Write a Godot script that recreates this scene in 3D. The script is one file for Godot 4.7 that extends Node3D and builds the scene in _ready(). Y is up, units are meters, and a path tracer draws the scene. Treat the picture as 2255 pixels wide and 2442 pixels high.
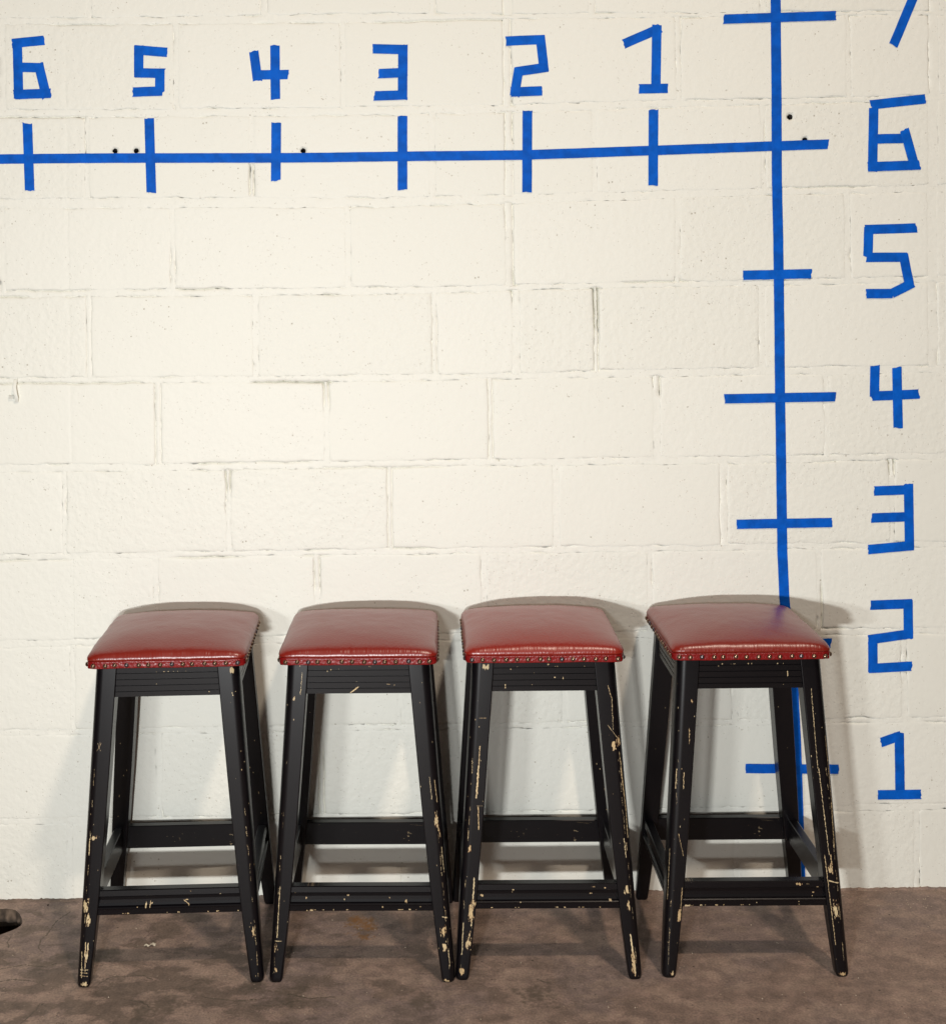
extends Node3D
# Four bar stools against a painted block wall marked with blue tape.
# Photo pixels (2255 x 2442) become points on the wall (z = 0) or the floor (y = 0).

const CAM_D := 3.12948
const CAM_H := 1.53020
const CAM_CX := 971.71
const CAM_CY := 740.29
const CAM_ROLL := 0.01375
const CAM_F := 3055.48
const CAM_PITCH := 0.026642

var n_fine := FastNoiseLite.new()
var n_mid := FastNoiseLite.new()
var n_big := FastNoiseLite.new()
var rng := RandomNumberGenerator.new()
var taken := {}

# ---------------------------------------------------------------- pixels to points
func ray(u: float, v: float) -> Vector3:
	var a := u - CAM_CX
	var b := v - CAM_CY
	var c := cos(CAM_ROLL)
	var s := sin(CAM_ROLL)
	var x := (c * a - s * b) / CAM_F
	var up := -(s * a + c * b) / CAM_F
	var cp := cos(CAM_PITCH)
	var sp := sin(CAM_PITCH)
	return Vector3(x, cp * up - sp, -sp * up - cp)

func on_wall(u: float, v: float, z := 0.0) -> Vector3:
	var r := ray(u, v)
	var t := (z - CAM_D) / r.z
	return Vector3(t * r.x, CAM_H + t * r.y, z)

func on_floor(u: float, v: float) -> Vector3:
	var r := ray(u, v)
	var t := -CAM_H / r.y
	return Vector3(t * r.x, 0, CAM_D + t * r.z)

# ---------------------------------------------------------------- mesh collecting
class Shape:
	var v := PackedVector3Array()
	var uv := PackedVector2Array()
	var ix := PackedInt32Array()
	func point(p: Vector3, t := Vector2.ZERO) -> int:
		v.append(p)
		uv.append(t)
		return v.size() - 1
	func tri(a: int, b: int, c: int) -> void:
		ix.append(a)
		ix.append(b)
		ix.append(c)
	func quad(a: int, b: int, c: int, d: int) -> void:  # clockwise seen from outside
		tri(a, b, c)
		tri(a, c, d)
	func flat_quad(a: Vector3, b: Vector3, c: Vector3, d: Vector3, ta := Vector2.ZERO, tb := Vector2.ZERO, tc := Vector2.ZERO, td := Vector2.ZERO) -> void:
		quad(point(a, ta), point(b, tb), point(c, tc), point(d, td))
	func mesh() -> ArrayMesh:
		var n := PackedVector3Array()
		n.resize(v.size())
		for i in range(0, ix.size(), 3):
			var f := (v[ix[i + 2]] - v[ix[i]]).cross(v[ix[i + 1]] - v[ix[i]])
			n[ix[i]] += f
			n[ix[i + 1]] += f
			n[ix[i + 2]] += f
		for i in n.size():
			n[i] = n[i].normalized() if n[i].length_squared() > 1e-20 else Vector3.UP
		var arr := []
		arr.resize(Mesh.ARRAY_MAX)
		arr[Mesh.ARRAY_VERTEX] = v
		arr[Mesh.ARRAY_NORMAL] = n
		arr[Mesh.ARRAY_TEX_UV] = uv
		arr[Mesh.ARRAY_INDEX] = ix
		var m := ArrayMesh.new()
		m.add_surface_from_arrays(Mesh.PRIMITIVE_TRIANGLES, arr)
		return m

func numbered(called: String) -> String:
	taken[called] = taken.get(called, 0) + 1
	return called if taken[called] == 1 else "%s_%03d" % [called, taken[called] - 1]

func thing(called: String, label: String, category: String, at := Vector3.ZERO, turn := 0.0, group := "") -> Node3D:
	var o := Node3D.new()
	o.name = numbered(called)
	add_child(o)
	o.position = at
	o.rotation.y = turn
	o.set_meta("label", label)
	o.set_meta("category", category)
	if group != "":
		o.set_meta("group", group)
	return o

func part(called: String, mesh: Mesh, m: Material, parent: Node, at := Vector3.ZERO, turn := 0.0) -> MeshInstance3D:
	var o := MeshInstance3D.new()
	o.name = called
	o.mesh = mesh
	o.material_override = m
	parent.add_child(o, true)
	o.position = at
	o.rotation.y = turn
	return o

# ---------------------------------------------------------------- materials
func plain(c: Color, rough := 0.6, metal := 0.0) -> StandardMaterial3D:
	var m := StandardMaterial3D.new()
	m.albedo_color = c
	m.roughness = rough
	m.metallic = metal
	return m

func tex(img: Image) -> ImageTexture:
	img.generate_mipmaps()
	return ImageTexture.create_from_image(img)

func height_noise(seed_: int, freq: float, size: int, octaves := 4, warp := 0.0) -> Image:
	var n := FastNoiseLite.new()
	n.seed = seed_
	n.noise_type = FastNoiseLite.TYPE_SIMPLEX_SMOOTH
	n.frequency = freq
	n.fractal_type = FastNoiseLite.FRACTAL_FBM
	n.fractal_octaves = octaves
	if warp > 0.0:
		n.domain_warp_enabled = true
		n.domain_warp_amplitude = warp
		n.domain_warp_frequency = freq * 1.7
		n.domain_warp_fractal_octaves = 3
	var img := n.get_seamless_image(size, size)
	img.convert(Image.FORMAT_RGB8)
	return img

func blob(img: Image, cx: float, cy: float, rx: float, ry: float, c: Color, strength: float, seed_: int) -> void:
	# an irregular spot with a grain of its own, wrapped round the picture's edges
	var w := img.get_width()
	var h := img.get_height()
	for y in range(int(cy - ry * 1.3) - 1, int(cy + ry * 1.3) + 2):
		for x in range(int(cx - rx * 1.3) - 1, int(cx + rx * 1.3) + 2):
			var d := Vector2((x - cx) / rx, (y - cy) / ry).length()
			d += 0.45 * n_fine.get_noise_3d(x * 9.0, y * 9.0, seed_ * 31.0)
			if d < 1.0:
				var px := posmod(x, w)
				var py := posmod(y, h)
				img.set_pixel(px, py, img.get_pixel(px, py).lerp(c, strength * clampf((1.0 - d) * 3.0, 0, 1)))

func wall_textures() -> Array:
	var size := 1024
	var al := Image.create(size, size, false, Image.FORMAT_RGB8)
	al.fill(Color(1, 1, 1))
	var hi := height_noise(5, 0.035, size, 4)
	rng.seed = 77
	var cluster := FastNoiseLite.new()
	cluster.seed = 9
	cluster.frequency = 0.006
	for k in 5000:
		var x := rng.randf() * size
		var y := rng.randf() * size
		var dens := cluster.get_noise_2d(x, y) * 0.5 + 0.5
		if rng.randf() > dens * dens * dens * 2.6:
			continue
		var r := rng.randf_range(0.7, 1.5) if rng.randf() < 0.93 else rng.randf_range(1.6, 3.0)
		var ry := r * rng.randf_range(0.6, 1.1)
		blob(hi, x, y, r + 0.7, ry + 0.7, Color(0.05, 0.05, 0.05), 0.9, k)
		if rng.randf() < 0.6:
			blob(al, x, y, r, ry, Color(0.66, 0.63, 0.58), rng.randf_range(0.2, 0.65), k)
	return [tex(al), tex(hi)]

func chips_image(w: int, h: int) -> Image:
	var img := Image.create(w, h, false, Image.FORMAT_RGB8)
	img.fill(Color(0.04, 0.034, 0.046))
	return img

func chip_color() -> Color:
	return Color(0.86, 0.78, 0.62).lerp(Color(0.72, 0.58, 0.40), rng.randf() * 0.6)

func scratch(img: Image, a: Vector2, b: Vector2, wide: float, c: Color, gaps := 0.25, pace := 14.0) -> void:
	# a broken scratch: short pieces of uneven width along the line from a to b (0..1 of the picture)
	var size := Vector2(img.get_width(), img.get_height())
	var p := a * size
	var q := b * size
	var n := int(maxf(2.0, p.distance_to(q) / 1.5))
	var s := rng.randi() % 900
	for i in n:
		var t := float(i) / n
		if n_fine.get_noise_2d(i * pace, s * 5.0) * 0.5 + 0.5 < gaps:
			continue
		var at := p.lerp(q, t) + Vector2(n_fine.get_noise_2d(i * 6.0, s) * 2.0, n_fine.get_noise_2d(i * 3.0, s + 300.0) * (3.0 if pace < 10.0 else 0.0))
		var r := maxf(0.7, wide * (0.6 + 0.7 * n_fine.get_noise_2d(i * 10.0, s * 3.0 + 50.0)))
		blob(img, at.x, at.y, r, r * 1.4, c, 1.0, s + i)

func patch(img: Image, at: Vector2, rx: float, ry: float, c: Color) -> void:
	# paint flaked off in ragged pieces
	var size := Vector2(img.get_width(), img.get_height())
	var p := at * size
	var s := float(rng.randi() % 999)
	for y in range(int(p.y - ry), int(p.y + ry) + 1):
		for x in range(int(p.x - rx), int(p.x + rx) + 1):
			if x < 0 or y < 0 or x >= img.get_width() or y >= img.get_height():
				continue
			var d := Vector2((x - p.x) / rx, (y - p.y) / ry).length()
			var n := n_mid.get_noise_3d(x * 8.0, y * 3.0, s * 7.0) * 0.8 + n_fine.get_noise_3d(x * 8.0, y * 5.0, s) * 0.5
			var over := n + 0.60 - d * 0.75
			if over > 0.03 and over <= 0.12:
				img.set_pixel(x, y, Color(0.36, 0.24, 0.16))
			elif over > 0.12:
				img.set_pixel(x, y, c.lerp(c.darkened(0.3), clampf(n_fine.get_noise_3d(x * 20.0, y * 2.0, s) + 0.3, 0, 1)))

func black_paint(img: Image) -> StandardMaterial3D:
	var m := StandardMaterial3D.new()
	m.albedo_texture = tex(img)
	m.roughness = 0.32
	m.metallic_specular = 0.42
	return m

# chips of each front leg: [u, v, u, v, width] strokes (u 0 inner edge .. 1 outer silhouette, v 0 top .. 1 foot), then [u, v, rx, ry] flakes
func leg_paint(strokes: Array, flakes: Array, specks: int, seed_: int) -> StandardMaterial3D:
	rng.seed = seed_
	var img := chips_image(256, 1024)
	for s in strokes:
		scratch(img, Vector2(s[0] * 0.30, s[1]), Vector2(s[2] * 0.30, s[3]), s[4], chip_color(), 0.22)
	for f in flakes:
		patch(img, Vector2(f[0] * 0.30, f[1]), f[2], f[3], chip_color())
	for k in int(specks * 0.5):
		var v := pow(rng.randf(), 0.75)
		var u := rng.randf()
		var r := rng.randf_range(0.7, 1.6)
		blob(img, u * 255.0, v * 1020.0, r, r * rng.randf_range(0.8, 3.0), chip_color(), 0.95, k)
	# worn line where the face turns into the rounded corner
	for k in int(specks / 4.0):
		var v2 := rng.randf_range(0.3, 0.98)
		scratch(img, Vector2(0.205 + rng.randf_range(-0.01, 0.01), v2), Vector2(0.205, v2 + rng.randf_range(0.005, 0.03)), rng.randf_range(0.7, 1.5), chip_color(), 0.4)
	return black_paint(img)

# ---------------------------------------------------------------- stool shapes
const SEAT_X := 0.1722
const SEAT_Z := 0.1692
const TRIM_Y := 0.688
const FOOT_X := 0.2028
const FOOT_Z := 0.1885
const TOP_X := 0.1555
const TOP_Z := 0.1530

func leg_mesh(sx: float, sz: float) -> ArrayMesh:
	var s := Shape.new()
	var heights := [0.0, 0.004, 0.011, 0.04, 0.09, 0.14, 0.2, 0.27, 0.35, 0.45, 0.55, 0.63, 0.689]
	var rings := []
	for h in heights:
		var t: float = h / 0.689
		var w := 0.0
		if t < 0.25:
			w = lerpf(0.0295, 0.0375, t / 0.25)
		elif t < 0.55:
			w = lerpf(0.0375, 0.0430, (t - 0.25) / 0.3)
		else:
			w = lerpf(0.0430, 0.0470, (t - 0.55) / 0.45)
		var ox := lerpf(FOOT_X, TOP_X, t)
		var oz := lerpf(FOOT_Z, TOP_Z, t)
		var inset := 0.0
		if h < 0.003:
			inset = 0.0022
		elif h < 0.006:
			inset = 0.0005
		var big := w * lerpf(0.46, 0.40, t)
		var small := lerpf(0.0065, 0.0025, clampf(t / 0.16, 0, 1))
		# corners in inward (a, b): inner front, outer, outer back, inner back
		var pts := []
		var corners := [[w, 0.0, small, 0.0], [0.0, 0.0, big, 90.0], [0.0, w, small * 1.2, 180.0], [w, w, small, 270.0]]
		# walk: inner-front corner -> front face to the outer corner -> outer side -> back -> inner side
		for c in corners:
			var r: float = minf(c[2], w * 0.48)
			var cx: float = r if c[0] < w * 0.5 else w - r
			var cy: float = r if c[1] < w * 0.5 else w - r
			var steps := 7 if c[3] == 90.0 else 4
			for k in steps + 1:
				var ang := deg_to_rad(c[3] + 90.0 * k / steps)
				# start direction for the inner-front corner points inward-x (+a), then turns to front (-b)
				var dir := Vector2(cos(ang), -sin(ang))
				pts.append(Vector2(cx + dir.x * r, cy + dir.y * r))
		var per := 0.0
		var acc := [0.0]
		for k in pts.size():
			per += pts[k].distance_to(pts[(k + 1) % pts.size()])
			acc.append(per)
		var ring := []
		for k in pts.size() + 1:
			var p: Vector2 = pts[k % pts.size()]
			var q := Vector2(w * 0.5, w * 0.5) + (p - Vector2(w * 0.5, w * 0.5)) * (1.0 - inset * 2.0 / w)
			ring.append(s.point(Vector3(sx * (ox - q.x), h, sz * (oz - q.y)), Vector2(acc[k] / per, 1.0 - t)))
		rings.append(ring)
	var flip := sx * sz > 0.0
	for i in rings.size() - 1:
		for k in rings[i].size() - 1:
			if flip:
				s.quad(rings[i + 1][k], rings[i][k], rings[i][k + 1], rings[i + 1][k + 1])
			else:
				s.quad(rings[i + 1][k + 1], rings[i][k + 1], rings[i][k], rings[i + 1][k])
	var mid := s.point(Vector3(sx * (FOOT_X - 0.015), 0.0, sz * (FOOT_Z - 0.015)))
	for k in rings[0].size() - 1:
		if flip:
			s.tri(mid, rings[0][k + 1], rings[0][k])
		else:
			s.tri(mid, rings[0][k], rings[0][k + 1])
	return s.mesh()

# profile: (y, outward) points from bottom to top on the outer face; closed along the back at outward = -thick
func bar_mesh(profile: Array, half: float, thick: float, half_low := -1.0) -> ArrayMesh:
	var s := Shape.new()
	if half_low < 0.0:
		half_low = half
	var pts := profile.duplicate()
	var top: Vector2 = pts[pts.size() - 1]
	var low: Vector2 = pts[0]
	pts.append(Vector2(top.x, -thick + 0.0015))
	pts.append(Vector2(top.x - 0.0015, -thick))
	pts.append(Vector2(low.x + 0.0015, -thick))
	pts.append(Vector2(low.x, -thick + 0.0015))
	var span: float = top.x - low.x
	for k in pts.size():
		var p: Vector2 = pts[k]
		var q: Vector2 = pts[(k + 1) % pts.size()]
		var hp := lerpf(half_low, half, (p.x - low.x) / span)
		var hq := lerpf(half_low, half, (q.x - low.x) / span)
		var vp := 1.0 - (p.x - low.x) / span
		var vq := 1.0 - (q.x - low.x) / span
		s.flat_quad(Vector3(-hq, q.x, q.y), Vector3(hq, q.x, q.y), Vector3(hp, p.x, p.y), Vector3(-hp, p.x, p.y), Vector2(0, vq), Vector2(1, vq), Vector2(1, vp), Vector2(0, vp))
	return s.mesh()

func outline(n: float, ang: float) -> Vector2:
	var c := cos(ang)
	var d := sin(ang)
	var r := pow(pow(absf(c), n) + pow(absf(d), n), -1.0 / n)
	return Vector2(c * r, d * r)

func lathe_square(levels: Array, seed_: int, wrinkle: float, closed_top: bool) -> ArrayMesh:
	# levels: [scale or inset pair (x half, z half), y, roundness]
	var s := Shape.new()
	var count := 128
	var rings := []
	for l in levels:
		var ring := []
		for k in count + 1:
			var ang := TAU * (k % count) / count
			# crowd points near the corners
			ang += 0.06 * sin(4.0 * ang + PI)
			var o := outline(l[3], ang)
			var p := Vector3(o.x * l[0], l[2], o.y * l[1])
			if l.size() > 4:
				p.y += l[4] * (1.0 - pow(minf(1.0, absf(p.x) / SEAT_X), 3.0)) * (1.0 - pow(minf(1.0, absf(p.z) / SEAT_Z), 3.0))
			var e := wrinkle * n_mid.get_noise_3d(p.x * 900.0 + seed_ * 100.0, p.y * 700.0, p.z * 900.0)
			var e2 := wrinkle * 0.5 * n_mid.get_noise_3d(p.x * 2600.0 + seed_ * 100.0, p.y * 3000.0, p.z * 2600.0)
			p += Vector3(o.x, 1.2, o.y) * (e + e2)
			ring.append(s.point(p, Vector2(p.x, p.z) * 4.0 + Vector2(seed_ * 0.37, p.y * 3.0 + seed_ * 0.21)))
		rings.append(ring)
	for i in rings.size() - 1:
		for k in count:
			s.quad(rings[i + 1][k + 1], rings[i][k + 1], rings[i][k], rings[i + 1][k])
	if closed_top:
		var last: Array = rings[rings.size() - 1]
		var mid := Vector3.ZERO
		for k in count:
			mid += s.v[last[k]] / count
		var c := s.point(mid, Vector2(seed_ * 0.37, mid.y * 3.0 + seed_ * 0.21))
		for k in count:
			s.tri(c, last[k + 1], last[k])
	return s.mesh()

func cushion_mesh(seed_: int) -> ArrayMesh:
	var lv := []
	var y0 := TRIM_Y + 0.0195
	lv.append([SEAT_X - 0.004, SEAT_Z - 0.004, y0 - 0.004, 26.0])
	lv.append([SEAT_X - 0.0008, SEAT_Z - 0.0008, y0 - 0.0035, 26.0])
	lv.append([SEAT_X + 0.0012, SEAT_Z + 0.0012, y0 - 0.0008, 26.0])
	lv.append([SEAT_X + 0.0016, SEAT_Z + 0.0016, y0 + 0.0020, 24.0])
	lv.append([SEAT_X + 0.0004, SEAT_Z + 0.0004, y0 + 0.0052, 22.0])
	# rolled edge, then a shallow dome
	var dome: float = [0.0245, 0.0215, 0.0265, 0.0235][seed_]
	for e in [[0.993, 0.0024], [0.982, 0.0047], [0.964, 0.0067], [0.938, 0.0082], [0.905, 0.0090]]:
		lv.append([SEAT_X * e[0], SEAT_Z * e[0], y0 + 0.0052 + e[1], lerpf(7.0, 20.0, pow(e[0], 5.0)), dome])
	for k in range(1, 20):
		var sc := 0.905 * (1.0 - k / 20.0) + 0.012
		lv.append([SEAT_X * sc, SEAT_Z * sc, y0 + 0.0144, lerpf(4.0, 13.0, pow(sc, 1.5)), dome])
	return lathe_square(lv, seed_, 0.0008, true)

func trim_mesh(seed_: int) -> ArrayMesh:
	var lv := []
	lv.append([SEAT_X - 0.012, SEAT_Z - 0.012, TRIM_Y + 0.0012, 26.0])
	lv.append([SEAT_X - 0.001, SEAT_Z - 0.001, TRIM_Y, 26.0])
	lv.append([SEAT_X + 0.0006, SEAT_Z + 0.0006, TRIM_Y + 0.0015, 26.0])
	lv.append([SEAT_X, SEAT_Z, TRIM_Y + 0.007, 26.0])
	lv.append([SEAT_X, SEAT_Z, TRIM_Y + 0.0125, 26.0])
	lv.append([SEAT_X + 0.0010, SEAT_Z + 0.0010, TRIM_Y + 0.0145, 26.0])
	lv.append([SEAT_X - 0.0004, SEAT_Z - 0.0004, TRIM_Y + 0.0165, 26.0])
	lv.append([SEAT_X - 0.010, SEAT_Z - 0.010, TRIM_Y + 0.0165, 26.0])
	return lathe_square(lv, seed_ + 40, 0.0013, false)

func nail_mesh() -> ArrayMesh:
	var s := Shape.new()
	var rings := []
	for i in 4:
		var a := i * 0.5
		var ring := []
		for k in 11:
			var b := TAU * (k % 10) / 10.0
			ring.append(s.point(Vector3(cos(b) * cos(a) * 0.0053, sin(b) * cos(a) * 0.0053, sin(a) * 0.0040)))
		rings.append(ring)
	for i in 3:
		for k in 10:
			s.quad(rings[i + 1][k], rings[i + 1][k + 1], rings[i][k + 1], rings[i][k])
	var c := s.point(Vector3(0, 0, 0.0041))
	for k in 10:
		s.tri(c, rings[3][k + 1], rings[3][k])
	return s.mesh()

var shared := {}

func make_stool(k: int, at: Vector3, turn: float, label: String, left: Material, right: Material, rail_paint: Material, apron_paint: Material, back_paint: Material) -> void:
	var t := thing("bar_stool", label, "stool", at, turn, "bar stools lined up against the wall")
	part("cushion", cushion_mesh(k), shared.leather[k], t)
	var band := part("trim_band", trim_mesh(k), shared.trim, t)
	rng.seed = 300 + k
	for side in 4:
		var count := 14 if side % 2 == 0 else 13
		var half := SEAT_X if side % 2 == 0 else SEAT_Z
		var out := SEAT_Z if side % 2 == 0 else SEAT_X
		for i in count:
			var x := lerpf(-half + 0.016, half - 0.016, i / (count - 1.0)) + rng.randf_range(-0.0030, 0.0030)
			var p := Vector3(x, TRIM_Y + 0.0075 + rng.randf_range(-0.0008, 0.0008), out + 0.0004)
			part("nail", shared.nail, shared.brass if rng.randf() < 0.75 else shared.dark_brass, band, p.rotated(Vector3.UP, PI / 2 * side), PI / 2 * side)
	for sz in [1.0, -1.0]:
		for sx in [-1.0, 1.0]:
			var m: Material = back_paint
			if sz > 0.0:
				m = left if sx < 0.0 else right
			part("leg", shared["leg%d%d" % [int(sx), int(sz)]], m, t)
	part("apron", shared.apron, apron_paint, t, Vector3(0, 0, TOP_Z - 0.0025))
	part("apron", shared.apron, back_paint, t, Vector3(TOP_X - 0.0025, 0, 0), PI / 2)
	part("apron", shared.apron, back_paint, t, Vector3(0, 0, -TOP_Z + 0.0025), PI)
	part("apron", shared.apron, back_paint, t, Vector3(-TOP_X + 0.0025, 0, 0), -PI / 2)
	part("stretcher", shared.rail, rail_paint, t, Vector3(0, 0, 0.1745))
	part("stretcher", shared.side_rail, back_paint, t, Vector3(0.185, 0, 0), PI / 2)
	part("stretcher", shared.rail, back_paint, t, Vector3(0, 0, -0.1745), PI)
	part("stretcher", shared.side_rail, back_paint, t, Vector3(-0.185, 0, 0), -PI / 2)

# ---------------------------------------------------------------- wall shapes
# each bed joint: [u, upper edge, lower edge] along the wall, in photo pixels
const BEDS := [
	[[0, -375, -360], [2255, -405, -391]],
	[[0, -166, -150], [2255, -196, -181]],
	[[0, 44, 59], [500, 38, 57], [900, 31, 53], [1200, 33, 45], [1600, 30, 41], [2255, 25, 36]],
	[[0, 262, 280], [400, 260, 279], [750, 256, 276], [1250, 249, 268], [1500, 240, 258], [1850, 234, 249], [2255, 225, 238]],
	[[0, 474, 497], [500, 471, 495], [900, 472, 494], [1300, 462, 483], [1500, 457, 476], [1900, 447, 463], [2255, 441, 457]],
	[[0, 694, 709], [600, 688, 705], [1000, 684, 700], [1500, 673, 686], [1900, 666, 680], [2255, 656, 673]],
	[[0, 901, 915], [800, 896, 911], [1200, 890, 904], [1500, 881, 899], [1850, 876, 894], [2255, 871, 889]],
	[[0, 1108, 1127], [500, 1105, 1121], [1000, 1097, 1113], [1400, 1093, 1109], [1800, 1088, 1105], [2255, 1080, 1095]],
	[[0, 1323, 1338], [500, 1315, 1328], [1000, 1308, 1322], [1500, 1302, 1316], [2255, 1290, 1304]],
	[[0, 1528, 1544], [1000, 1512, 1528], [2255, 1496, 1511]],
	[[0, 1741, 1755], [1000, 1727, 1741], [2255, 1709, 1722]],
	[[0, 1953, 1967], [1000, 1940, 1954], [2255, 1916, 1930]],
	[[0, 2154, 2170], [2255, 2122, 2138]],
]
const HEADS := [
	[12, 420, 817, 1206, 1614, 2019, 2222],
	[-195, 212, 628, 1031, 1209, 1410, 1816, 2225],
	[6, 420, 817, 1209, 1617, 2022, 2225],
	[208, 600, 1031, 1213, 1417, 1819, 2223],
	[6, 412, 830, 1214, 1615, 2020, 2221],
	[212, 610, 1036, 1230, 1421, 1816, 2223],
	[-30, 377, 779, 1170, 1566, 1970, 2372],
	[154, 545, 930, 1326, 1725, 2126],
	[-35, 372, 757, 1155, 1549, 1953, 2355],
	[174, 560, 951, 1345, 1750, 2155],
	[-25, 379, 767, 1160, 1555, 1955, 2360],
	[167, 560, 950, 1345, 1755, 2185],
]
# open cracks: [u, v, u, v, depth in mm]
const CRACKS := [
	[1421, 692, 1421, 775, 16], [1421, 775, 1421, 885, 5], [612, 911, 782, 911, 13], [779, 905, 779, 960, 6], [377, 925, 377, 1105, 3],
	[1170, 905, 1170, 1085, 4], [930, 1125, 930, 1305, 4], [545, 1130, 545, 1160, 11], [1566, 895, 1570, 935, 9], [2126, 1096, 2126, 1120, 12],
	[757, 1340, 757, 1400, 6], [212, 720, 212, 890, 2], [590, 30, 640, 60, 5], [600, 400, 600, 455, 7], [0, 709, 60, 709, 7], [430, 690, 540, 690, 8],
	[1209, -20, 1211, 260, 6], [1211, 260, 1214, 470, 5], [1214, 480, 1226, 690, 6], [1215, 250, 1215, 330, 7], [1226, 640, 1226, 710, 9], [780, 705, 800, 705, 7], [1036, 750, 1036, 880, 3], [0, 280, 200, 280, 6],
	[50, 695, 160, 695, 6], [480, 1107, 540, 1107, 7], [620, 1107, 740, 1107, 5], [780, 1119, 1000, 1112, 5], [950, 1310, 1010, 1309, 7], [0, 1340, 60, 1338, 6],
	[430, 1330, 550, 1328, 6], [2223, 680, 2223, 720, 7], [1966, 1400, 1956, 1490, 8], [1960, 1497, 2010, 1500, 7], [2155, 1560, 2155, 1600, 4], [767, 1790, 767, 1950, 6], [1725, 1130, 1725, 1290, 3],
	[1500, 673, 1640, 672, 6], [1900, 447, 2050, 446, 5], [900, 50, 1180, 46, 6], [0, 914, 330, 913, 6], [200, 60, 270, 55, 6],
]
# drilled holes: u, v, radius in pixels
const HOLES := [[275, 358.5, 6.6], [325.5, 358.5, 6.6], [723, 358, 6.8], [1884.5, 273, 7.4], [1920, 330, 6.6]]

var block_z := {}

func bed(n: int, u: float, side: int) -> float:
	var rows: Array = BEDS[n]
	var i := 0
	while i < rows.size() - 2 and u > rows[i + 1][0]:
		i += 1
	var a: Array = rows[i]
	var b: Array = rows[i + 1]
	var t: float = (u - a[0]) / (b[0] - a[0])
	if u < 0.0 or u > 2255.0:
		var e: Array = rows[0] if u < 0.0 else rows[rows.size() - 1]
		var drift: float = -0.014 * (u - e[0])
		return e[1 + side] + drift
	var y := lerpf(a[1 + side], b[1 + side], t)
	y += 3.2 * n_mid.get_noise_2d(u * 1.3, n * 90.0 + side * 400.0) + 2.2 * n_fine.get_noise_2d(u * 6.0, n * 130.0 + side * 300.0)
	return y

func head(c: int, x0: float, v: float, side: int, half: float) -> float:
	var mid: float = (bed(c, x0, 1) + bed(c + 1, x0, 0)) * 0.5
	return x0 + (half if side else -half) + 0.0125 * (v - mid) + 2.6 * n_mid.get_noise_2d(v * 1.6 + 77.0, x0 + c * 50.0 + side * 400.0) + 1.7 * n_fine.get_noise_2d(v * 7.0, x0 * 3.0 + c * 60.0 + side * 300.0)

func side_k(c: int, x: float, side: int) -> float:
	var h := hash(Vector3i(c, int(round(x)), side)) % 1000 / 1000.0
	return 0.06 if h < 0.55 else 0.2 + 0.9 * h

func groove(u: float, v: float, k := 1.0) -> float:
	# depth in metres of the gap between a block and its mortar
	var n := n_mid.get_noise_2d(u * 1.1 + 500.0, v * 1.1) + 0.6 * n_fine.get_noise_2d(u * 3.0, v * 3.0 + 900.0)
	var d := 0.0004 + (0.0002 + 0.0044 * smoothstep(0.08, 0.5, n)) * k
	for c in CRACKS:
		var p := Geometry2D.get_closest_point_to_segment(Vector2(u, v), Vector2(c[0], c[1]), Vector2(c[2], c[3]))
		var far := p.distance_to(Vector2(u, v))
		if far < 13.0:
			d = maxf(d, c[4] * 0.0014 * (1.0 - smoothstep(7.0, 13.0, far)) * (0.75 + 0.4 * n_fine.get_noise_2d(u * 9.0, v * 9.0)))
	return d

func face_z(u: float, v: float) -> float:
	return 0.0007 * n_mid.get_noise_2d(u * 0.9, v * 0.9) + 0.0005 * n_fine.get_noise_2d(u * 1.6 + 300.0, v * 1.6)

func spread_lines(length: float, extra: Array, step: float) -> Array:
	var l := [0.0, 2.2, 5.5, 12.0]
	var n := int(maxf(1.0, round((length - 24.0) / step)))
	for i in range(1, n):
		l.append(12.0 + (length - 24.0) * i / n)
	for e in [length - 12.0, length - 5.5, length - 2.2, length]:
		l.append(e)
	for e in extra:
		for k in range(l.size() - 1, -1, -1):
			if absf(l[k] - e[0]) < e[1] + 3.0 and l[k] > 0.1 and l[k] < length - 0.1:
				l.remove_at(k)
		l.append(e[0] - e[1])
		l.append(e[0] + e[1])
	l.sort()
	return l

func dip(d: float, g: float) -> float:
	# how far the surface has sunk at d pixels from the contact line
	if d < 1.0:
		return g
	if d < 4.0:
		return g * 0.22
	if d < 9.0:
		return g * 0.05
	return 0.0

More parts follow.
